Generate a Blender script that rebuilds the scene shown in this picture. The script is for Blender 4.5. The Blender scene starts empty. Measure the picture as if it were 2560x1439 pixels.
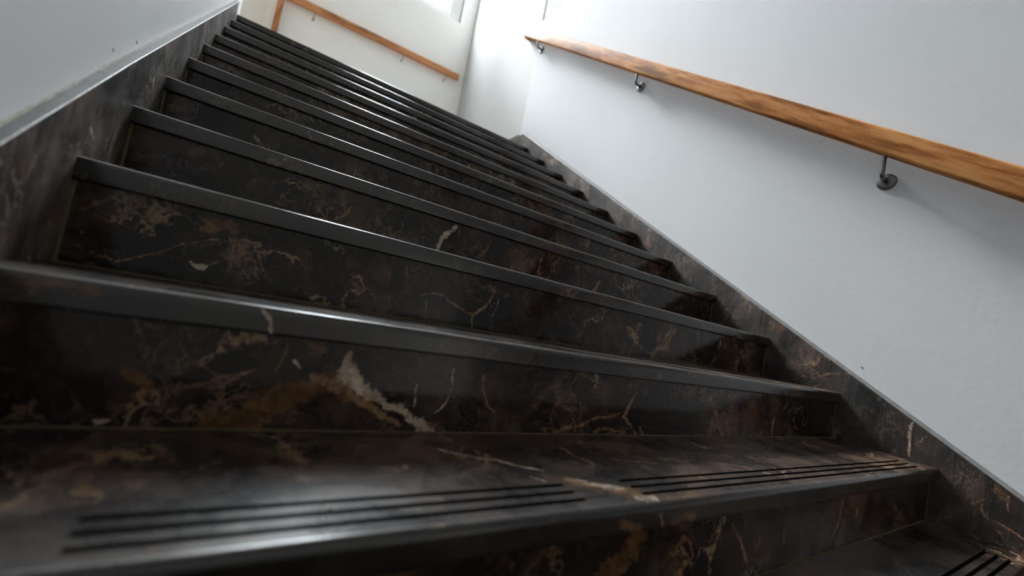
import bpy, math, random
import numpy as np
from mathutils import Matrix, Vector

C = bpy.context.scene.collection
sc = bpy.context.scene

# ------------------------------------------------------------------ camera
W = 2.3715            # clear width of the flight between the two skirtings
RUN, RISE = 0.30, 0.1831
S = RISE / RUN        # pitch of the flight
cam_d = bpy.data.cameras.new('camera')
cam = bpy.data.objects.new('camera', cam_d)
C.objects.link(cam)
sc.camera = cam
cam_d.sensor_fit = 'HORIZONTAL'
cam_d.sensor_width = 36.0
cam_d.lens = 36.0 * 1095.9 / 2560.0
cam_d.clip_start = 0.02
yaw, pit, rol = -0.5812, 0.0671, 0.1878
fw = Vector((-math.sin(yaw) * math.cos(pit), math.cos(yaw) * math.cos(pit), math.sin(pit)))
r0 = Vector((math.cos(yaw), math.sin(yaw), 0))
u0 = r0.cross(fw)
rt = r0 * math.cos(rol) + u0 * math.sin(rol)
up = u0 * math.cos(rol) - r0 * math.sin(rol)
m = Matrix.Identity(4)
for i in range(3):
    m[i][0], m[i][1], m[i][2] = rt[i], up[i], -fw[i]
m.translation = Vector((0.234, -0.1254, 0.4163))
cam.matrix_world = m
cam_d.dof.use_dof = True
cam_d.dof.focus_distance = 1.35
cam_d.dof.aperture_fstop = 1.6

# ------------------------------------------------------------------ daylight
world = bpy.data.worlds.new('overcast_sky')
sc.world = world
world.use_nodes = True
wt = world.node_tree
bg = wt.nodes['Background']
bg.inputs[1].default_value = 38.0
# overcast sky: three times brighter overhead than at the horizon, dull ground below
wtc = wt.nodes.new('ShaderNodeTexCoord')
wsep = wt.nodes.new('ShaderNodeSeparateXYZ')
wrmp = wt.nodes.new('ShaderNodeValToRGB')
wt.links.new(wtc.outputs['Generated'], wsep.inputs[0])
wadd = wt.nodes.new('ShaderNodeMath')
wadd.operation = 'MULTIPLY_ADD'
wadd.inputs[1].default_value = 0.5
wadd.inputs[2].default_value = 0.5
wt.links.new(wsep.outputs['Z'], wadd.inputs[0])
wt.links.new(wadd.outputs[0], wrmp.inputs[0])
el = wrmp.color_ramp.elements
el[0].position, el[0].color = 0.49, (0.07, 0.068, 0.06, 1)
el[1].position, el[1].color = 1.0, (0.86, 0.93, 1.0, 1)
e_ = el.new(0.51)
e_.color = (0.29, 0.315, 0.335, 1)
wt.links.new(wrmp.outputs[0], bg.inputs[0])
# hazy sun high behind the landing window, thin cloud makes it a wide soft source
sun_d = bpy.data.lights.new('hazy_sun', 'SUN')
sun_d.energy = 9.2
sun_d.angle = 0.24
sun_d.color = (0.97, 0.985, 1.0)
sun = bpy.data.objects.new('hazy_sun', sun_d)
C.objects.link(sun)
sun.location = (0.9, 9.0, 12.0)
sun.rotation_euler = Vector((-0.5, 4.25, 4.3)).to_track_quat('Z', 'Y').to_euler()
vs = sc.view_settings
vs.view_transform = 'Standard'
vs.look = 'None'
vs.gamma = 1.0
vs.use_curve_mapping = False
vs.exposure = 1.3
sc.cycles.max_bounces = 14
sc.cycles.diffuse_bounces = 8
sc.cycles.glossy_bounces = 6
sc.cycles.transparent_max_bounces = 8
sc.cycles.use_denoising = True
sc.cycles.sample_clamp_indirect = 10.0

# individually drawn marble veins: surface -> [kind (0 white, 1 tan, 2 patch), [(a, b, half width)]] in metres on that surface
VEINS = {
    'riser2': [[0,[[0.429,0.305,0.0026],[0.424,0.29,0.0057],[0.433,0.274,0.0084],[0.457,0.255,0.0072],[0.487,0.244,0.0054],[0.511,0.234,0.0056],[0.54,0.228,0.005],[0.559,0.213,0.0059],[0.581,0.198,0.0075],[0.593,0.182,0.0083],[0.606,0.164,0.0061]]],[1,[[0.378,0.274,0.0048],[0.405,0.268,0.0081],[0.437,0.254,0.0103],[0.463,0.235,0.0099],[0.497,0.216,0.0082],[0.529,0.206,0.0057],[0.549,0.186,0.0022],[0.556,0.17,0.0015]]],[2,[[0.259,0.175,0.0229],[0.298,0.197,0.0296],[0.336,0.216,0.0255],[0.365,0.236,0.0189],[0.389,0.26,0.0146],[0.418,0.268,0.0126]]],[0,[[0.556,0.262,0.0015],[0.565,0.229,0.0015]]],[0,[[0.631,0.305,0.0016],[0.626,0.274,0.002],[0.621,0.25,0.002],[0.604,0.222,0.0015]]],[1,[[0.694,0.301,0.0021],[0.697,0.267,0.003],[0.709,0.238,0.0026],[0.728,0.229,0.0017]]],[1,[[0.596,0.198,0.0023],[0.632,0.185,0.0024],[0.66,0.178,0.0016]]],[0,[[0.137,0.194,0.0015],[0.146,0.192,0.0031],[0.153,0.193,0.0018]]],[1,[[0.152,0.194,0.0015],[0.173,0.215,0.0015]]],[1,[[0.141,0.189,0.0015],[0.135,0.177,0.0015]]],[1,[[1.48,0.299,0.0047],[1.52,0.253,0.0064],[1.54,0.212,0.0064],[1.593,0.164,0.005]]],[1,[[1.871,0.241,0.0078],[1.874,0.193,0.0078]]],[1,[[1.189,0.205,0.0051],[1.213,0.168,0.0039]]],[1,[[0.882,0.183,0.003],[0.961,0.202,0.0042],[1.034,0.222,0.0056],[1.099,0.239,0.0048]]],[1,[[1.146,0.291,0.0037],[1.116,0.229,0.006],[1.177,0.178,0.0038]]],[1,[[1.016,0.184,0.0044],[1.067,0.199,0.0046],[1.127,0.185,0.0048]]],[1,[[0.334,0.307,0.0023],[0.332,0.289,0.0023],[0.33,0.27,0.0017]]],[2,[[0.366,0.317,0.0096],[0.389,0.307,0.0098]]],[0,[[0.347,0.29,0.0023],[0.358,0.284,0.0018]]],[1,[[0.303,0.274,0.0015],[0.266,0.259,0.0015],[0.221,0.277,0.0015]]],[2,[[0.165,0.256,0.0091],[0.184,0.242,0.007]]]],
    'riser3': [[1,[[0.02,0.401,0.0015],[0.05,0.388,0.0015],[0.077,0.382,0.0015],[0.109,0.401,0.0015],[0.136,0.417,0.0016],[0.172,0.44,0.0015],[0.208,0.458,0.0015],[0.227,0.456,0.0015],[0.259,0.446,0.0015]]],[0,[[0.182,0.408,0.0021],[0.197,0.404,0.0042],[0.21,0.407,0.0035]]],[1,[[0.21,0.407,0.0015],[0.236,0.42,0.0015],[0.259,0.439,0.0022],[0.284,0.457,0.0015]]],[1,[[0.254,0.475,0.0015],[0.269,0.464,0.0019],[0.287,0.455,0.0019],[0.294,0.428,0.0015],[0.31,0.406,0.0015]]],[2,[[0.203,0.487,0.0155],[0.235,0.488,0.0131]]],[1,[[0.861,0.493,0.003],[0.838,0.429,0.0041],[0.81,0.397,0.0057],[0.814,0.364,0.0046]]],[1,[[0.876,0.461,0.0024],[0.871,0.413,0.0036]]],[1,[[0.65,0.432,0.0015],[0.715,0.439,0.0016],[0.807,0.401,0.0023]]],[1,[[1.682,0.484,0.0077],[1.642,0.431,0.0132],[1.598,0.4,0.0128],[1.572,0.377,0.0108]]],[0,[[0.67,0.425,0.0016],[0.672,0.379,0.0021]]],[1,[[0.137,0.468,0.002],[0.15,0.479,0.002]]]],
    'riser4': [[0,[[0.845,0.687,0.0042],[0.818,0.641,0.0069],[0.792,0.591,0.0054]]],[1,[[0.509,0.653,0.0034],[0.494,0.615,0.0045],[0.47,0.594,0.0033]]],[1,[[1.542,0.641,0.0079],[1.511,0.575,0.0097]]],[1,[[1.23,0.671,0.0051],[1.216,0.605,0.0051]]]],
    'riser5': [[1,[[0.549,0.85,0.0042],[0.552,0.807,0.0042]]],[1,[[0.243,0.826,0.0047],[0.277,0.799,0.0048]]],[1,[[1.727,0.897,0.0094],[1.702,0.828,0.007]]]],
    'riser1': [[1,[[1.635,0.131,0.0032],[1.617,0.074,0.0048],[1.576,0.017,0.0031]]],[1,[[1.73,0.087,0.0069],[1.727,0.072,0.0086]]],[2,[[0.84,0.122,0.0185],[0.81,0.099,0.0222],[0.784,0.08,0.0214]]],[1,[[0.936,0.093,0.0034],[0.954,0.101,0.0035],[0.98,0.089,0.0045],[0.994,0.07,0.0036],[0.967,0.056,0.0035]]],[1,[[1.112,0.12,0.0041],[1.144,0.083,0.0043],[1.184,0.036,0.0033]]],[1,[[1.325,0.075,0.0038],[1.326,0.041,0.0025]]]],
    'front1': [[2,[[0.767,0.16,0.0084],[0.811,0.141,0.0074]]],[2,[[0.896,0.149,0.0131],[0.916,0.152,0.0101],[0.943,0.153,0.0087]]],[1,[[0.855,0.17,0.0031],[0.867,0.144,0.0032]]],[2,[[0.23,0.176,0.0038],[0.245,0.172,0.0028]]]],
    'front2': [[0,[[0.295,0.36,0.0022],[0.304,0.347,0.0033],[0.306,0.326,0.0027]]],[2,[[0.054,0.348,0.0084],[0.082,0.355,0.008],[0.111,0.354,0.0075]]],[2,[[0.213,0.341,0.0058]]],[2,[[1.201,0.318,0.0103],[1.218,0.351,0.0065]]]],
    'top1': [[0,[[0.575,0.541,0.0029],[0.603,0.507,0.0034],[0.635,0.484,0.0034],[0.666,0.465,0.0034],[0.685,0.445,0.0034],[0.723,0.427,0.0023]]],[2,[[0.724,0.395,0.015],[0.764,0.365,0.0235],[0.81,0.332,0.0234],[0.894,0.305,0.0179],[0.982,0.304,0.0099]]],[1,[[0.741,0.392,0.0076],[0.772,0.373,0.0131],[0.806,0.345,0.013],[0.831,0.318,0.0096]]],[0,[[0.761,0.389,0.0044],[0.787,0.362,0.0055],[0.822,0.342,0.0044]]],[0,[[0.816,0.313,0.0052],[0.85,0.302,0.0042]]],[1,[[0.843,0.526,0.0045],[0.85,0.443,0.004]]],[1,[[0.908,0.48,0.003],[1.022,0.435,0.0031]]],[0,[[0.685,0.407,0.0021],[0.705,0.382,0.0021]]],[1,[[1.471,0.55,0.0051],[1.536,0.494,0.0051]]],[2,[[0.161,0.435,0.004],[0.176,0.416,0.0039]]],[2,[[0.222,0.307,0.0037],[0.23,0.309,0.0034]]],[1,[[0.281,0.497,0.0029],[0.257,0.481,0.002]]]],
    'board_right': [[0,[[0.376,0.324,0.0025],[0.381,0.269,0.0044],[0.37,0.193,0.0025]]],[0,[[0.363,0.24,0.0018],[0.334,0.279,0.0018]]],[1,[[0.202,0.102,0.0032],[0.183,0.122,0.0031],[0.149,0.134,0.002]]],[1,[[0.179,0.111,0.0021],[0.177,0.077,0.0031],[0.153,0.071,0.003],[0.117,0.052,0.0029],[0.095,0.045,0.0029]]],[2,[[0.875,0.595,0.0214],[0.852,0.616,0.0141]]],[0,[[0.927,0.374,0.0027],[0.906,0.314,0.0027]]],[1,[[0.717,0.402,0.0024],[0.635,0.444,0.003],[0.574,0.449,0.0029]]],[1,[[0.16,0.167,0.0031],[0.134,0.159,0.004],[0.127,0.119,0.003]]],[2,[[0.142,0.156,0.0141],[0.159,0.16,0.0102]]]],
    'board_left': [[2,[[0.705,0.489,0.013],[0.713,0.507,0.0083]]],[1,[[0.821,0.555,0.0041],[0.868,0.55,0.0045]]],[0,[[0.936,0.598,0.0038],[0.97,0.592,0.004]]],[2,[[0.654,0.489,0.013]]]],
}

def portal(name, loc, rot, sx, sy):
    d = bpy.data.lights.new(name, 'AREA')
    d.shape = 'RECTANGLE'
    d.size, d.size_y = sx, sy
    d.cycles.is_portal = True
    o = bpy.data.objects.new(name, d)
    o.location = loc
    o.rotation_euler = rot
    C.objects.link(o)


# ------------------------------------------------------------------ materials
def mat(name):
    m = bpy.data.materials.new(name)
    m.use_nodes = True
    nt = m.node_tree
    return m, nt, nt.nodes['Principled BSDF']


class N:
    """small helper to chain shader nodes"""
    def __init__(self, nt):
        self.nt = nt

    def node(self, t, **kw):
        n = self.nt.nodes.new(t)
        for k, v in kw.items():
            setattr(n, k, v)
        return n

    def link(self, a, b):
        self.nt.links.new(a, b)

    def math(self, op, a, b=None, c=None, clamp=False):
        n = self.node('ShaderNodeMath', operation=op, use_clamp=clamp)
        for i, v in enumerate((a, b, c)):
            if v is None:
                continue
            if isinstance(v, (int, float)):
                n.inputs[i].default_value = v
            else:
                self.link(v, n.inputs[i])
        return n.outputs[0]

    def vmath(self, op, a, b):
        n = self.node('ShaderNodeVectorMath', operation=op)
        for i, v in enumerate((a, b)):
            if isinstance(v, tuple):
                n.inputs[i].default_value = v
            else:
                self.link(v, n.inputs[i])
        return n.outputs[0]

    def noise(self, vec, scale, detail=4.0, rough=0.55, lac=2.0):
        n = self.node('ShaderNodeTexNoise')
        self.link(vec, n.inputs['Vector'])
        n.inputs['Scale'].default_value = scale
        n.inputs['Detail'].default_value = detail
        n.inputs['Roughness'].default_value = rough
        n.inputs['Lacunarity'].default_value = lac
        return n.outputs['Fac'], n.outputs['Color']

    def edge(self, vec, scale):
        n = self.node('ShaderNodeTexVoronoi', feature='DISTANCE_TO_EDGE')
        self.link(vec, n.inputs['Vector'])
        n.inputs['Scale'].default_value = scale
        return n.outputs['Distance']

    def step(self, v, a, b, lo=0.0, hi=1.0):
        n = self.node('ShaderNodeMapRange', interpolation_type='SMOOTHSTEP')
        self.link(v, n.inputs[0])
        n.inputs[1].default_value, n.inputs[2].default_value = a, b
        n.inputs[3].default_value, n.inputs[4].default_value = lo, hi
        return n.outputs[0]

    def ramp(self, v, stops):
        n = self.node('ShaderNodeValToRGB')
        self.link(v, n.inputs[0])
        e = n.color_ramp.elements
        e[0].position, e[0].color = stops[0][0], (*stops[0][1], 1)
        e[1].position, e[1].color = stops[-1][0], (*stops[-1][1], 1)
        for p, c in stops[1:-1]:
            x = e.new(p)
            x.color = (*c, 1)
        return n.outputs[0]

    def mix(self, f, a, b):
        n = self.node('ShaderNodeMix', data_type='RGBA')
        if isinstance(f, (int, float)):
            n.inputs[0].default_value = f
        else:
            self.link(f, n.inputs[0])
        for i, v in ((6, a), (7, b)):
            if isinstance(v, tuple):
                n.inputs[i].default_value = (*v, 1)
            else:
                self.link(v, n.inputs[i])
        return n.outputs[2]

    def bump(self, h, strength, dist=0.01):
        n = self.node('ShaderNodeBump')
        n.inputs['Strength'].default_value = strength
        n.inputs['Distance'].default_value = dist
        self.link(h, n.inputs['Height'])
        return n.outputs[0]


def marble(name, rough=(0.08, 0.16), dark=1.0, veins=1.0, seed=0.0, bump=0.0, spec=0.5, streak=0.0, coat=0.0, grey=0.0):
    m, nt, bs = mat(name)
    n = N(nt)
    tc = n.node('ShaderNodeTexCoord').outputs['Object']
    rnd = n.node('ShaderNodeObjectInfo').outputs['Random']
    off = n.node('ShaderNodeCombineXYZ')
    n.link(n.math('MULTIPLY', rnd, 37.0), off.inputs[0])
    n.link(n.math('MULTIPLY', rnd, 91.0), off.inputs[1])
    off.inputs[2].default_value = seed
    p = n.vmath('ADD', tc, off.outputs[0])

    def warped(v, scale, amount, detail=6.0):
        _, wc = n.noise(v, scale, detail, 0.62)
        ws = n.node('ShaderNodeVectorMath', operation='SCALE')
        n.link(n.vmath('SUBTRACT', wc, (0.5, 0.5, 0.5)), ws.inputs[0])
        ws.inputs['Scale'].default_value = amount
        return n.vmath('ADD', v, ws.outputs[0])
    q = warped(warped(p, 3.2, 0.34), 22.0, 0.055, 5.0)
    cloud, _ = n.noise(q, 6.5, 9.0, 0.70)
    fine, _ = n.noise(q, 70.0, 4.0, 0.65)
    big, _ = n.noise(p, 2.6, 4.0, 0.55)
    br, _ = n.noise(p, 7.5, 4.0, 0.62)
    d = dark
    base = n.ramp(cloud, [(0.34, (0.0034 * d, 0.0020 * d, 0.0015 * d)), (0.46, (0.0125 * d, 0.0066 * d, 0.0042 * d)),
                          (0.56, (0.035 * d, 0.0185 * d, 0.0110 * d)), (0.69, (0.092 * d, 0.050 * d, 0.028 * d))])
    base = n.mix(n.math('MULTIPLY', n.step(big, 0.50, 0.34), 0.62), base, (0.0050 * d, 0.0040 * d, 0.0036 * d))
    speck = n.math('MULTIPLY', n.step(fine, 0.56, 0.74), n.step(cloud, 0.44, 0.62))
    base = n.mix(n.math('MULTIPLY', speck, 0.55 * veins), base, (0.17, 0.10, 0.058))
    # three nets of broken hairline veins
    col = base
    for sc_, wd, msk, lo, hi, cv, k in ((15.0, 0.050, br, 0.47, 0.62, (0.15, 0.088, 0.048), 0.60),
                                        (31.0, 0.060, cloud, 0.50, 0.62, (0.17, 0.105, 0.062), 0.50),
                                        (5.2, 0.030, big, 0.46, 0.60, (0.27, 0.17, 0.095), 0.75)):
        e = n.edge(q, sc_)
        wv = n.math('MULTIPLY', n.step(br, 0.36, 0.66), wd)
        v = n.math('MULTIPLY', n.step(n.math('SUBTRACT', wv, e), 0.0, wd * 0.55), n.step(msk, lo, hi))
        gv = sum(cv) / 3 * 1.5
        col = n.mix(n.math('MULTIPLY', v, k * veins, clamp=True), col, tuple(c * (1 - grey) + gv * grey for c in cv))
    # individual large veins, stored on the mesh as a signed width field
    jag, _ = n.noise(p, 48.0, 6.0, 0.72)
    jag2, _ = n.noise(p, 150.0, 3.0, 0.6)
    jg = n.math('ADD', n.math('MULTIPLY_ADD', jag, 2.3, -1.15), n.math('MULTIPLY_ADD', jag2, 0.9, -0.45))
    tone, _ = n.noise(q, 34.0, 5.0, 0.7)
    for an, lo, hi, colr, k in (('vein_patch', 0.30, 0.72, (0.115, 0.058, 0.022), 0.88), ('vein_tan', 0.40, 0.72, (0.21, 0.120, 0.058), 0.85), ('vein_white', 0.36, 0.62, (0.40, 0.315, 0.245), 0.94)):
        at = n.node('ShaderNodeAttribute', attribute_name=an).outputs['Fac']
        gate = n.step(at, 0.02, 0.12)
        mk = n.math('MULTIPLY', n.step(n.math('ADD', at, jg), lo, hi), gate)
        c2 = n.mix(n.step(tone, 0.36, 0.66), tuple(x * y for x, y in zip(colr, (0.50, 0.40, 0.30))), tuple(min(1, x * 1.3) for x in colr))
        col = n.mix(n.math('MULTIPLY', mk, k), col, c2)
    n.link(col, bs.inputs['Base Color'])
    n.link(n.step(cloud, 0.3, 0.75, rough[0], rough[1]), bs.inputs['Roughness'])
    bs.inputs['IOR'].default_value = 1.5
    bs.inputs['Specular IOR Level'].default_value = spec
    bs.inputs['Coat Weight'].default_value = coat
    bs.inputs['Coat Roughness'].default_value = 0.12
    if bump or streak:
        b1, _ = n.noise(tc, 9.0, 3.0, 0.5)
        b2, _ = n.noise(tc, 160.0, 3.0, 0.6)
        h = n.math('ADD', n.math('MULTIPLY', b1, bump), n.math('MULTIPLY', b2, 0.06 * bump))
        if streak:
            mp = n.node('ShaderNodeMapping')
            n.link(tc, mp.inputs[0])
            mp.inputs['Scale'].default_value = (1.0, 60.0, 4.0)
            b3, _ = n.noise(mp.outputs[0], 1.0, 5.0, 0.62)
            h = n.math('ADD', h, n.math('MULTIPLY', b3, streak))
        n.link(n.bump(h, 1.0, 0.01), bs.inputs['Normal'])
    return m


def plaster(name, col, rough=0.62, bump=0.12, spec=0.35):
    m, nt, bs = mat(name)
    n = N(nt)
    tc = n.node('ShaderNodeTexCoord').outputs['Object']
    a, _ = n.noise(tc, 2.0, 3.0, 0.5)
    b, _ = n.noise(tc, 55.0, 5.0, 0.6)
    c1 = tuple(x * 0.97 for x in col)
    n.link(n.mix(n.step(a, 0.3, 0.7), c1, col), bs.inputs['Base Color'])
    bs.inputs['Roughness'].default_value = rough
    bs.inputs['Specular IOR Level'].default_value = spec
    n.link(n.bump(b, bump, 0.003), bs.inputs['Normal'])
    return m


def wood(name, c0, c1, c2, rough=0.28):
    m, nt, bs = mat(name)
    n = N(nt)
    tc = n.node('ShaderNodeTexCoord').outputs['Object']
    mp = n.node('ShaderNodeMapping')
    n.link(tc, mp.inputs[0])
    mp.inputs['Scale'].default_value = (1.0, 0.11, 1.0)
    v = mp.outputs[0]
    g, _ = n.noise(v, 26.0, 6.0, 0.62)
    g2, _ = n.noise(v, 130.0, 4.0, 0.6)
    g3, _ = n.noise(v, 11.0, 4.0, 0.7)
    t = n.math('ADD', n.math('MULTIPLY_ADD', g, 1.3, -0.28), n.math('MULTIPLY', g2, 0.30))
    col = n.ramp(t, [(0.36, c0), (0.52, c1), (0.68, c2)])
    streak = n.step(g3, 0.54, 0.64)
    col = n.mix(n.math('MULTIPLY', streak, 0.72), col, tuple(x * 0.42 for x in c0))
    n.link(col, bs.inputs['Base Color'])
    n.link(n.step(g, 0.3, 0.7, rough * 0.85, rough * 1.25), bs.inputs['Roughness'])
    n.link(n.bump(g2, 0.10, 0.002), bs.inputs['Normal'])
    bs.inputs['Specular IOR Level'].default_value = 0.025
    return m


def plain(name, col, rough=0.5, metal=0.0, bump=0.0):
    m, nt, bs = mat(name)
    n = N(nt)
    tc = n.node('ShaderNodeTexCoord').outputs['Object']
    a, _ = n.noise(tc, 40.0, 4.0, 0.6)
    n.link(n.mix(n.step(a, 0.3, 0.7), tuple(x * 0.8 for x in col), tuple(min(1, x * 1.12) for x in col)), bs.inputs['Base Color'])
    bs.inputs['Roughness'].default_value = rough
    bs.inputs['Metallic'].default_value = metal
    if bump:
        n.link(n.bump(a, bump, 0.003), bs.inputs['Normal'])
    return m


def glass(name):
    m = bpy.data.materials.new(name)
    m.use_nodes = True
    nt = m.node_tree
    nt.nodes.clear()
    out = nt.nodes.new('ShaderNodeOutputMaterial')
    mx = nt.nodes.new('ShaderNodeMixShader')
    lw = nt.nodes.new('ShaderNodeLayerWeight')
    pw = nt.nodes.new('ShaderNodeMath')
    pw.operation = 'POWER'
    pw.inputs[1].default_value = 5.0
    fr = nt.nodes.new('ShaderNodeMath')
    fr.operation = 'MULTIPLY_ADD'
    fr.inputs[1].default_value, fr.inputs[2].default_value = 0.5, 0.04
    lw.inputs[0].default_value = 0.5
    nt.links.new(lw.outputs['Facing'], pw.inputs[0])
    nt.links.new(pw.outputs[0], fr.inputs[0])
    tr = nt.nodes.new('ShaderNodeBsdfTransparent')
    tr.inputs[0].default_value = (0.97, 0.985, 0.98, 1)
    gl = nt.nodes.new('ShaderNodeBsdfGlossy')
    gl.inputs['Roughness'].default_value = 0.02
    nt.links.new(fr.outputs[0], mx.inputs[0])
    nt.links.new(tr.outputs[0], mx.inputs[1])
    nt.links.new(gl.outputs[0], mx.inputs[2])
    nt.links.new(mx.outputs[0], out.inputs[0])
    return m


M_RISER = marble('marble_riser', (0.08, 0.17), 1.15, 1.15, 0.0, 0.05, 0.30)
M_TREAD = marble('marble_nosing', (0.17, 0.27), 0.55, 0.40, 5.0, 0.07, 0.6, coat=0.12)
M_TTOP = marble('marble_tread', (0.24, 0.37), 1.25, 1.2, 7.0, 0.10, 0.75)
M_BOARD = marble('marble_skirting', (0.34, 0.52), 0.95, 1.4, 11.0, 0.06, 0.95, 0.16)
M_BOARDL = marble('veined_marble_skirting', (0.36, 0.58), 1.7, 2.2, 19.0, 0.06, 1.0, 0.30, grey=0.6)
M_LEDGE = plain('worn_skirting_edge', (0.125, 0.12, 0.118), 0.42, bump=0.5)  # worn edge; its grey also paints in the bright wall's reflection
M_FLOOR = marble('marble_floor', (0.10, 0.20), 1.0, 1.0, 17.0, 0.05)
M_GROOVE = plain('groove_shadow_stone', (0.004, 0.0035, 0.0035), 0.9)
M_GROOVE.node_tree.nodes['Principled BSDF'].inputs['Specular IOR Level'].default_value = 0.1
M_PALE = plain('pale_bounce_floor', (0.52, 0.49, 0.45), 0.5, bump=0.1)  # unseen landing floor, made pale to bounce daylight onto the landing walls
M_GROUT = plain('old_grout', (0.11, 0.075, 0.035), 0.85, bump=0.3)
M_CAULK = plain('yellowed_caulk', (0.40, 0.36, 0.29), 0.8, bump=0.4)
M_BLUE = plaster('pale_blue_grey_paint', (0.645, 0.65, 0.67), 0.85, 0.10, 0.12)
M_LEFT = plaster('pale_grey_paint', (0.82, 0.82, 0.83), 0.5, 0.14)
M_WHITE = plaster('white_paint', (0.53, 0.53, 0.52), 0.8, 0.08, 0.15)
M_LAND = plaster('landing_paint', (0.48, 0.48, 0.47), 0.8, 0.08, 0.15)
M_BACK = plaster('dull_hall_paint', (0.62, 0.60, 0.56), 0.6, 0.08)
M_WARM = plaster('warm_white_paint', (0.90, 0.88, 0.85), 0.6, 0.08)
M_WOOD = wood('varnished_oak', (0.23, 0.088, 0.028), (0.40, 0.165, 0.056), (0.52, 0.245, 0.092), 0.45)
M_WOODF = wood('orange_beech', (0.46, 0.20, 0.085), (0.54, 0.25, 0.115), (0.60, 0.29, 0.14), 0.4)
M_STEEL = plain('dark_steel', (0.15, 0.148, 0.14), 0.30, 0.9)
M_STEELF = plain('grey_steel', (0.42, 0.42, 0.41), 0.35, 0.8)
M_FRAME = plaster('window_paint', (0.66, 0.67, 0.665), 0.45, 0.03)
M_GLASS = glass('window_glass')
M_JOINT = plain('grey_sealant', (0.30, 0.30, 0.31), 0.8)
M_SEAL = plain('window_seal', (0.22, 0.22, 0.21), 0.7)


# ------------------------------------------------------------------ mesh tools
def make(name, verts, faces, mats, parent=None, smooth=None, mi=None, attrs=None):
    me = bpy.data.meshes.new(name)
    me.from_pydata(verts if isinstance(verts, list) else verts.tolist(), [], faces)
    for x in (mats if isinstance(mats, (list, tuple)) else [mats]):
        me.materials.append(x)
    if mi is not None:
        me.polygons.foreach_set('material_index', mi)
    if smooth is not None:
        me.polygons.foreach_set('use_smooth', [True] * len(me.polygons))
        me.set_sharp_from_angle(angle=math.radians(smooth))
    for k, a in (attrs or {}).items():
        at = me.attributes.new(k, 'FLOAT', 'POINT')
        at.data.foreach_set('value', np.asarray(a, dtype=np.float32))
    me.validate()
    me.update()
    o = bpy.data.objects.new(name, me)
    C.objects.link(o)
    if parent is not None:
        o.parent = parent
    return o


def sweep(rings):
    """rings: array (n, m, 3) of closed outlines -> verts, faces (quads + two end caps)"""
    n, k = rings.shape[:2]
    v = rings.reshape(-1, 3)
    i = np.arange(n - 1)[:, None] * k
    j = np.arange(k)[None, :]
    j2 = (j + 1) % k
    q = np.stack([i + j, i + k + j, i + k + j2, i + j2], -1).reshape(-1, 4).tolist()
    q.append(list(range(k)))
    q.append(list(range((n - 1) * k + k - 1, (n - 1) * k - 1, -1)))
    return v, q


def box(x0, x1, y0, y1, z0, z1):
    v = [(x, y, z) for x in (x0, x1) for y in (y0, y1) for z in (z0, z1)]
    f = [(0, 1, 3, 2), (4, 6, 7, 5), (0, 4, 5, 1), (2, 3, 7, 6), (0, 2, 6, 4), (1, 5, 7, 3)]
    return v, f


def join(parts):
    V, F = [], []
    for v, f in parts:
        b = len(V)
        V += [tuple(p) for p in v]
        F += [tuple(b + i for i in q) for q in f]
    return V, F


def prism(poly, axis, a, b):
    """extrude a polygon: axis 'x' -> poly in (y, z); 'z' -> poly in (x, y)"""
    n = len(poly)
    if axis == 'x':
        v = [(a, p, q) for p, q in poly] + [(b, p, q) for p, q in poly]
    elif axis == 'z':
        v = [(p, q, a) for p, q in poly] + [(p, q, b) for p, q in poly]
    else:
        v = [(p, a, q) for p, q in poly] + [(p, b, q) for p, q in poly]
    f = [tuple(range(n)), tuple(range(2 * n - 1, n - 1, -1))]
    f += [(i, i + n, (i + 1) % n + n, (i + 1) % n) for i in range(n)]
    return v, f


def fix(o):
    """consistent outward normals"""
    import bmesh
    bm = bmesh.new()
    bm.from_mesh(o.data)
    bmesh.ops.recalc_face_normals(bm, faces=bm.faces)
    bm.to_mesh(o.data)
    bm.free()
    return o


def bevel(o, w, seg=2):
    md = o.modifiers.new('bevel', 'BEVEL')
    md.width, md.segments = w, seg
    md.limit_method = 'ANGLE'
    md.angle_limit = math.radians(40)
    return o


def tube(path, rad, seg=14):
    P = [Vector(p) for p in path]
    R = rad if isinstance(rad, (list, tuple)) else [rad] * len(P)
    rings = []
    nrm = None
    for i, p in enumerate(P):
        t = (P[min(i + 1, len(P) - 1)] - P[max(i - 1, 0)]).normalized()
        if nrm is None:
            nrm = t.orthogonal().normalized()
        nrm = (nrm - t * nrm.dot(t)).normalized()
        b = t.cross(nrm)
        rings.append([tuple(p + (nrm * math.cos(a) + b * math.sin(a)) * R[i]) for a in (2 * math.pi * s / seg for s in range(seg))])
    return sweep(np.array(rings))


def structure(o):
    o['kind'] = 'structure'
    return o


def thing(name, label, cat, loc=(0, 0, 0)):
    o = bpy.data.objects.new(name, None)
    o.empty_display_size = 0.1
    C.objects.link(o)
    o.location = loc
    o['label'] = label
    o['category'] = cat
    return o


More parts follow.
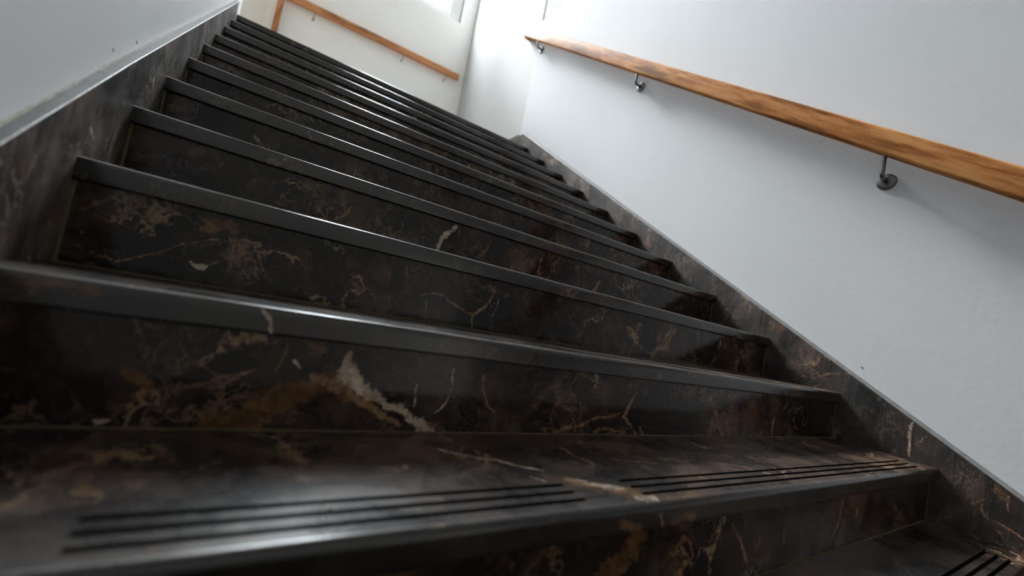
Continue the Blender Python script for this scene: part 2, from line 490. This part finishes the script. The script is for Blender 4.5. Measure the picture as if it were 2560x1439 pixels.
def vein_fields(surface, A, B):
    """width fields of the individually drawn veins over surface coordinates A, B"""
    rg = np.random.RandomState(7)
    A, B = A.copy(), B.copy()
    A0, B0 = A.copy(), B.copy()
    for wl, am in ((0.11, 0.0030), (0.06, 0.0016), (0.03, 0.0006)):
        for _ in range(2):
            th, ph, ps = rg.rand(3) * 6.283
            a_ = (A0 * math.cos(th) + B0 * math.sin(th)) * 6.283 / wl
            A += am * np.sin(a_ + ph)
            B += am * np.sin(a_ * 1.13 + ps)
    out = {}
    for kind, key in ((0, 'vein_white'), (1, 'vein_tan'), (2, 'vein_patch')):
        f = np.zeros(len(A))
        for k, pl in VEINS.get(surface, []):
            if k != kind:
                continue
            for (a0, b0, w0), (a1, b1, w1) in zip(pl[:-1], pl[1:]):
                da, db = a1 - a0, b1 - b0
                t = np.clip(((A - a0) * da + (B - b0) * db) / max(da * da + db * db, 1e-9), 0, 1)
                d = np.hypot(A - a0 - t * da, B - b0 - t * db)
                w = np.maximum((1.3 if kind == 0 and max(w0, w1) > 0.004 else 0.9) * (w0 + (w1 - w0) * t), 0.0016)
                f = np.maximum(f, 1 - d / (2.0 * w))
        out[key] = f
    return out


# ------------------------------------------------------------------ the setting
T = 0.02                                   # skirting thickness
LAND = 11 * RISE                           # landing level
LOW = -3 * RISE                            # floor below the camera
TOP = 8.2                                  # ceiling of the stairwell
YB = -2.4                                  # wall behind the camera
YF = 5.5                                   # window wall
YC = 3.53                                  # where the right wall bends towards the landing
XA = W + T + 0.09                          # landing wall at the window
XL = -2.5

# right wall, blue-grey below a thin ledge line, white above it
def ledge(y):
    return 3.40 + (3.594 - y) * 0.17
pr_ = [(YB, LOW - 0.2), (YC, LOW - 0.2), (YC, ledge(YC)), (YB, ledge(YB))]
wr = fix(make('wall_right', *prism(pr_, 'x', W + T, W + T + 0.2), M_BLUE))
structure(wr)
pu = [(YB, ledge(YB)), (YC, ledge(YC)), (YC, TOP), (YB, TOP)]
o = fix(make('upper_wall_panel', *prism(pu, 'x', W + T + 0.006, W + T + 0.2), M_WHITE, wr))
o['label'] = 'white painted upper part'
pj = [(YB, ledge(YB) - 0.004), (YC, ledge(YC) - 0.004), (YC, ledge(YC) + 0.006), (YB, ledge(YB) + 0.006)]
fix(make('joint_line', *prism(pj, 'x', W + T - 0.001, W + T + 0.01), M_JOINT, wr))
# landing part of the right wall, turned slightly towards the window
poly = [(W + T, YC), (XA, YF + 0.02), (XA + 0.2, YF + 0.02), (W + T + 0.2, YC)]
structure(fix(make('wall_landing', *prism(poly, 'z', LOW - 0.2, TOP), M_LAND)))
# left wall between the flights
wl = structure(fix(make('wall_left', *box(-T - 0.14, -T, YB, 3.79, LOW - 0.2, TOP), M_LEFT)))
bevel(wl, 0.006, 2)
for par, x_, y_, z_ in ((wl, -T, 1.037, 0.783), (wl, -T, 1.191, 0.868), (wr, W + T, 0.551, 0.483)):
    fix(make('nail_mark', *box(x_ - 0.0006, x_ + 0.0006, y_ - 0.003, y_ + 0.003, z_ - 0.003, z_ + 0.003), M_JOINT, par))
# window wall
HX0, HX1, HZ0, HZ1 = 1.15, 2.30, 4.27, 7.9
rc = 0.045
pill = [(HX0, YF), (HX0, YF + 0.24), (0.2, YF + 0.24), (0.2, YF + 0.29), (0.1, YF + 0.29)] + [(0.1 + rc - rc * math.cos(a), YF + rc - rc * math.sin(a)) for a in np.linspace(0, math.pi / 2, 7)]
parts = [prism(pill, 'z', LOW - 0.2, TOP),
         box(HX0, HX1, YF, YF + 0.24, LOW - 0.2, HZ0), box(HX0, HX1, YF, YF + 0.24, HZ1, TOP),
         box(HX1, XA + 0.2, YF, YF + 0.24, LOW - 0.2, TOP)]
structure(fix(make('wall_far', *join(parts), M_WARM, smooth=35)))
structure(fix(make('wall_recess', *box(XL, 0.1, YF + 0.055, YF + 0.29, LOW - 0.2, TOP), M_WARM)))
structure(fix(make('wall_outer', *box(XL - 0.15, XL, YB, 6.4, LOW - 0.2, TOP), M_BACK)))
structure(fix(make('wall_back', *box(XL, W + T + 0.2, YB - 0.15, YB, LOW - 0.2, TOP), M_BACK)))
structure(fix(make('floor', *box(XL, W + T, YB, -0.6 + 0.013, LOW - 0.1, LOW), M_FLOOR)))
structure(fix(make('floor_landing', *join([box(-T, W + T + 0.1, 3.6, YF, LAND - 0.15, LAND), box(XL, -T, 3.6, 6.25, LAND - 0.15, LAND), box(-T, 0.0, 3.24, 3.6, LAND - 0.15, LAND)]), M_PALE)))

# ------------------------------------------------------------------ window
w1 = structure(bpy.data.objects.new('window_1', None))
C.objects.link(w1)
w1.location = (0, 0, 0)
fy0, fy1 = YF + 0.09, YF + 0.15
st = 0.18
frame = fix(make('frame', *join([box(HX0, HX0 + st, fy0, fy1, HZ0, HZ1), box(HX1 - st, HX1, fy0, fy1, HZ0, HZ1),
                                 box(HX0 + st, HX1 - st, fy0, fy1, HZ0, HZ0 + 0.12), box(HX0 + st, HX1 - st, fy0, fy1, HZ1 - 0.12, HZ1)]), M_FRAME, w1))
bevel(frame, 0.004)
fix(make('pane', *box(HX0 + st - 0.01, HX1 - st + 0.01, fy0 + 0.026, fy0 + 0.034, HZ0 + 0.11, HZ1 - 0.11), M_GLASS, w1))
fix(make('seal', *join([box(HX1 - 0.008, HX1 + 0.0, fy0 - 0.006, fy0, HZ0, HZ1), box(HX0, HX0 + 0.008, fy0 - 0.006, fy0, HZ0, HZ1)]), M_SEAL, w1))
portal('window_daylight', ((HX0 + HX1) / 2, YF + 0.23, (HZ0 + HZ1) / 2), (-math.pi / 2, 0, 0), HX1 - HX0, HZ1 - HZ0)

structure(fix(make('ceiling', *join([box(XL - 0.15, 0.1, YB - 0.15, 6.4, TOP, TOP + 0.2), box(0.1, W + 0.5, YB - 0.15, YF + 0.24, TOP, TOP + 0.2)]), M_BACK)))

# ------------------------------------------------------------------ skirtings
def board(name, xin, sgn, off, y0, y1, level, surface, splay=0.0008, taper=0.0, stone=None):
    """stepped-flight skirting slab: front face at xin, wall side at xin + sgn*T"""
    ys = [y0]
    while ys[-1] < y1 - 1e-6:
        y = ys[-1]
        ys.append(min(y1, y + (0.004 if 0.0 < y < 1.05 else 0.02)))
    if level and y0 < level < y1:
        ys = sorted(set(ys + [level]))
    ys = np.array(ys)
    tops = S * np.minimum(ys, level if level else 99) + off - taper * np.clip((ys - 1.1) / 2.1, 0, 1)
    b = 0.0022
    depth = np.concatenate([np.arange(0, 0.30, 0.004), [0.34, 0.42, 0.55]])[::-1]
    rings = []
    for y, zt in zip(ys, tops):
        r = [(xin, y, zt - b - d) for d in depth]
        r += [(xin + sgn * b * 0.3, y, zt - b * 0.3), (xin + sgn * b, y, zt), (xin + sgn * T, y, zt + splay), (xin + sgn * T, y, zt - 0.58)]
        rings.append(r)
    rings = np.array(rings)
    v, f = sweep(rings)
    at = vein_fields(surface, v[:, 1], v[:, 2])
    k = rings.shape[1]
    mi = ([0] * (k - 3) + [1, 0, 0]) * (len(ys) - 1) + [0, 0]
    o = fix(make(name, v, f, [stone or M_BOARD, M_LEDGE], smooth=50, mi=mi, attrs=at))
    o['kind'] = 'structure'
    return o


br_ = board('baseboard_right', W, 1, 0.095, -1.2, YC, 3.44, 'board_right', 0.012)
o = fix(make('level_skirting', *prism([(W, YC), (W + T, YC), (XA, YF), (XA - T, YF)], 'z', LAND - 0.1, S * 3.44 + 0.106), M_BOARD, br_))
bl_ = board('baseboard_left', 0.0, -1, 0.121, -1.2, 3.24, None, 'board_left', 0.0008, 0.030, M_BOARDL)
rr = random.Random(3)
cp = []
for y in np.arange(-0.2, 3.23, 0.03):
    w_ = 0.0014 + rr.random() * 0.0026
    z = S * y + 0.121 - 0.030 * min(1.0, max(0.0, (y - 1.1) / 2.1))
    cp.append([(-T, y, z + w_ * 1.3), (-T + w_, y, z + 0.0004), (-T, y, z - 0.004)])
o = fix(make('caulk_bead', *sweep(np.array(cp)), M_CAULK, bl_, smooth=60))
o['label'] = 'yellowed caulk line along the wall'

# ------------------------------------------------------------------ staircase
stairs = thing('staircase', 'dark brown marble staircase with grooved treads rising between white walls', 'staircase', (W / 2, 0.0, LOW))
OFFS = Vector((-W / 2, 0.0, -LOW))
NT = 0.040      # tread thickness
OH = 0.013      # nosing overhang
SHIFT = {1: -0.008, 0: 0.07}   # uneven going of the lowest steps


def into(o):
    o.parent = stairs
    o.location = OFFS
    return o


def tread(k):
    y0, zt = k * RUN + SHIFT.get(k, 0.0), k * RISE
    y1 = (k + 1) * RUN + OH + 0.022 + (0.07 if k == -1 else 0.0)
    dense = k in (1, 2)
    xs = set()
    step = 0.0035 if dense else 0.06
    xs |= set(np.round(np.arange(0.0, W, step), 4).tolist()) | {0.0, W}
    segs = [(0.175, 2.262)]
    if k == 1:
        segs = [(0.176, 0.722), (0.846, 2.262)]
    for a, b in segs:
        xs |= {a, round(a + 0.0015, 4), round(a + 0.004, 4), round(a + 0.007, 4), b, round(b - 0.0015, 4), round(b - 0.004, 4), round(b - 0.007, 4)}
    xs = np.array(sorted(xs))
    dep = np.zeros(len(xs))
    for a, b in segs:
        t = np.clip(np.minimum(xs - a, b - xs) / 0.007, 0, 1)
        dep = np.maximum(dep, np.sqrt(np.clip(t, 0, 1)))
    if k == 1:
        dep = np.maximum(dep, np.where((xs > 0.70) & (xs < 0.86), 0.16, 0.0))
    r1, r2, gw, gd = 0.0105, 0.0028, 0.0095, 0.0085
    prof = []          # (y, z, groove depth factor, tag)
    yb = y1
    while yb > y0 + 0.096:
        prof.append((yb, zt, 0, 0))
        yb -= (0.0045 if dense else 0.05)
    for gc in (0.0800, 0.0555, 0.0310):
        c = y0 + gc
        prof += [(c + gw / 2, zt, 0, 0), (c + gw / 2 - 0.0012, zt, gd, 1), (c - gw / 2 + 0.0012, zt, gd, 1), (c - gw / 2, zt, 0, 0)]
        prof.append((c - 0.0122, zt, 0, 0))
    prof += [(y0 + 0.0165, zt, 0, 0), (y0 + 0.0125, zt, 0, 0)]
    for a in np.linspace(0, math.pi / 2, 7):
        prof.append((y0 + r1 - r1 * math.sin(a), zt - r1 + r1 * math.cos(a), 0, 0))
    zz = np.linspace(zt - r1, zt - NT + r2, 9 if dense else 4)[1:-1]
    prof += [(y0, z, 0, 0) for z in zz]
    for a in np.linspace(0, math.pi / 2, 4):
        prof.append((y0 + r2 - r2 * math.cos(a), zt - NT + r2 - r2 * math.sin(a), 0, 0))
    prof.append((y1, zt - NT, 0, 0))
    P = np.array(prof)
    n, k2 = len(xs), len(P)
    rings = np.zeros((n, k2, 3))
    rings[:, :, 0] = xs[:, None]
    rings[:, :, 1] = P[None, :, 0]
    rings[:, :, 2] = P[None, :, 1] - P[None, :, 2] * dep[:, None]
    v, f = sweep(rings)
    # groove faces get near-black colour, painting in the shade inside the grooves
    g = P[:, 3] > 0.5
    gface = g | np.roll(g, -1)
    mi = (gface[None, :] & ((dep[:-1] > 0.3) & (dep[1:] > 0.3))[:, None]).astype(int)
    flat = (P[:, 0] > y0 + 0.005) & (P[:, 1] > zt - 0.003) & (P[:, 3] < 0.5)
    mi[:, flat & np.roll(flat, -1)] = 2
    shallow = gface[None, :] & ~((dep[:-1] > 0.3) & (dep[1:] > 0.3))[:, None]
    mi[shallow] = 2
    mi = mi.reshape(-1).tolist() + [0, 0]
    at = {}
    if dense:
        top = v[:, 2] > zt - 0.002
        fr = vein_fields('front%d' % k, v[:, 0], v[:, 2])
        tp = vein_fields('top%d' % k, v[:, 0], v[:, 1])
        at = {q: np.where(top & (v[:, 1] > y0 + 0.004), tp[q], fr[q]) for q in fr}
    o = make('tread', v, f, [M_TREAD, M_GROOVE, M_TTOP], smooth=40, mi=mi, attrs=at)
    return into(o)


def riser(k):
    y, z0, z1 = k * RUN + OH + (0.07 if k == 0 else 0.0), (k - 1) * RISE, k * RISE - NT
    step = 0.0032 if k in (1, 2, 3) else (0.006 if k in (4, 5) else 0.2)
    xs = np.concatenate([np.arange(0.004, W - 0.004, step), [W - 0.004]])
    zs = np.linspace(z0, z1, max(3, int((z1 - z0) / step) + 1))
    ring = [(y, z) for z in zs] + [(y + 0.02, z1), (y + 0.02, z0)]
    P = np.array(ring)
    rings = np.zeros((len(xs), len(P), 3))
    rings[:, :, 0] = xs[:, None]
    rings[:, :, 1:] = P[None]
    v, f = sweep(rings)
    at = vein_fields('riser%d' % k, v[:, 0], v[:, 2]) if k in (1, 2, 3, 4, 5) else {}
    into(fix(make('riser', v, f, M_RISER, attrs=at)))
    g = join([box(0.003, W - 0.003, y - 0.0022, y, z0, z0 + 0.0022), box(0.0, 0.0055, y - 0.0012, y + 0.004, z0, z1), box(W - 0.0055, W, y - 0.0012, y + 0.004, z0, z1)])
    into(fix(make('grout_line', *g, M_GROUT)))


for k in range(-2, 12):
    tread(k)
    riser(k)

# ------------------------------------------------------------------ handrails
def rounded(w, h, r, n=5):
    pts = []
    for cx, cz, a0 in ((w / 2 - r, h / 2 - r, 0), (-w / 2 + r, h / 2 - r, 90), (-w / 2 + r, -h / 2 + r, 180), (w / 2 - r, -h / 2 + r, 270)):
        for i in range(n):
            a = math.radians(a0 + 90 * i / (n - 1))
            pts.append((cx + r * math.cos(a), cz + r * math.sin(a)))
    return pts


def bar(name, a, b, w, h, r, m, parent, base):
    """wooden bar from a to b (bottom centre line), its length on local y"""
    a, b = Vector(a), Vector(b)
    d = b - a
    L = d.length
    sec = rounded(w, h, r)
    bev = 0.004
    rings = []
    for y, s in ((0, 0.93), (bev, 1.0)) + tuple((bev + (L - 2 * bev) * t, 1.0) for t in np.linspace(0, 1, 12)[1:-1]) + ((L - bev, 1.0), (L, 0.93)):
        rings.append([(p * s, y, q * s + h / 2) for p, q in sec])
    v, f = sweep(np.array(rings))
    o = fix(make(name, v, f, m, parent, smooth=40))
    q = Vector((0, 1, 0)).rotation_difference(d.normalized())
    if abs(d.normalized().x) < 1e-6:
        o.rotation_euler = (math.atan2(d.z, d.y), 0, 0)
    else:
        o.rotation_euler = (0, 0, 0)
        yax = d.normalized()
        xax = yax.cross(Vector((0, 0, 1)))
        if xax.length < 1e-4:
            xax = Vector((1, 0, 0))
        xax.normalize()
        zax = xax.cross(yax)
        mm = Matrix.Identity(3)
        for i in range(3):
            mm[i][0], mm[i][1], mm[i][2] = xax[i], yax[i], zax[i]
        o.rotation_euler = mm.to_euler()
    o.location = a - Vector(base)
    return o


def rb(y):                    # underside of the sloped rail
    return S * y + 1.000 + 0.008 * y


base = (W + T, 1.75, 2.0)
hr = thing('wooden_handrail', 'reddish brown wooden handrail sloping along the right wall above the stairs', 'handrail', base)
ya, yb = -1.6, 3.72
RX = W + T - 0.058            # centre of the rail
RW, RH = 0.044, 0.096
bar('rail', (RX, ya, rb(ya)), (RX, yb, rb(yb)), RW, RH, 0.012, M_WOOD, hr, base)
hb = rb(yb - 0.03)
o = fix(make('rail_return', *prism([(y, z) for y, z in ((yb - 0.030, hb + 0.004), (yb + 0.008, hb + 0.006), (yb - 0.018, hb + 0.096), (yb - 0.050, hb + 0.078))], 'x', RX + 0.0, W + T + 0.011), M_WOOD, hr))
o.location = -Vector(base)
bevel(o, 0.004)


def bracket(parent, base, wall, n, along_bottom, stick, drop, rad, plate, m):
    """round wall plate, stub arm, elbow and upright rod below a rail; wall = plate centre, n = unit vector off the wall"""
    wp, n = Vector(wall), Vector(n)
    elbow = wp + n * stick
    rr_ = 0.016
    path = [wp + n * 0.004, wp + n * (stick - rr_)]
    for a in np.linspace(0, math.pi / 2, 6)[1:]:
        path.append(wp + n * (stick - rr_ + rr_ * math.sin(a)) + Vector((0, 0, rr_ - rr_ * math.cos(a))))
    path.append(elbow + Vector((0, 0, along_bottom - wp.z + 0.004)))
    o = fix(make('bracket', *tube(path, rad, 14), m, parent, smooth=50))
    o.location = -Vector(base)
    prof = [(0.0, plate), (0.004, plate), (0.0075, plate * 0.93), (0.010, plate * 0.72), (0.0105, plate * 0.5), (0.016, plate * 0.40), (0.019, plate * 0.33)]
    path2 = [wp + n * d for d, _ in prof]
    p = fix(make('wall_plate', *tube(path2, [r for _, r in prof], 24), m, o, smooth=35))
    return o


for y, z in ((0.5507, 1.2502), (2.0129, 2.175), (3.4271, 3.059)):
    bracket(hr, base, (W + T, y, z), (-1, 0, 0), rb(y), 0.060, 0.07, 0.0088, 0.034, M_STEEL)

fbase = (1.3, YF, 3.43)
fr_ = thing('landing_handrail', 'light orange wooden handrail on the far landing wall below the window', 'handrail', fbase)
def fz(x):
    return 3.398 + (x - 0.2) * 0.030
bar('rail', (0.17, YF - 0.070, fz(0.17)), (2.375, YF - 0.070, fz(2.375)), 0.045, 0.088, 0.014, M_WOODF, fr_, fbase)
bar('upright_rail', (0.201, YF - 0.070, LAND), (0.201, YF - 0.070, fz(0.2) + 0.02), 0.062, 0.045, 0.012, M_WOODF, fr_, (fbase[0], fbase[1] , fbase[2]))
for x in (0.54, 1.60, 2.20):
    bracket(fr_, fbase, (x, YF, fz(x) - 0.050), (0, -1, 0), fz(x), 0.068, 0.06, 0.0055, 0.014, M_STEELF)
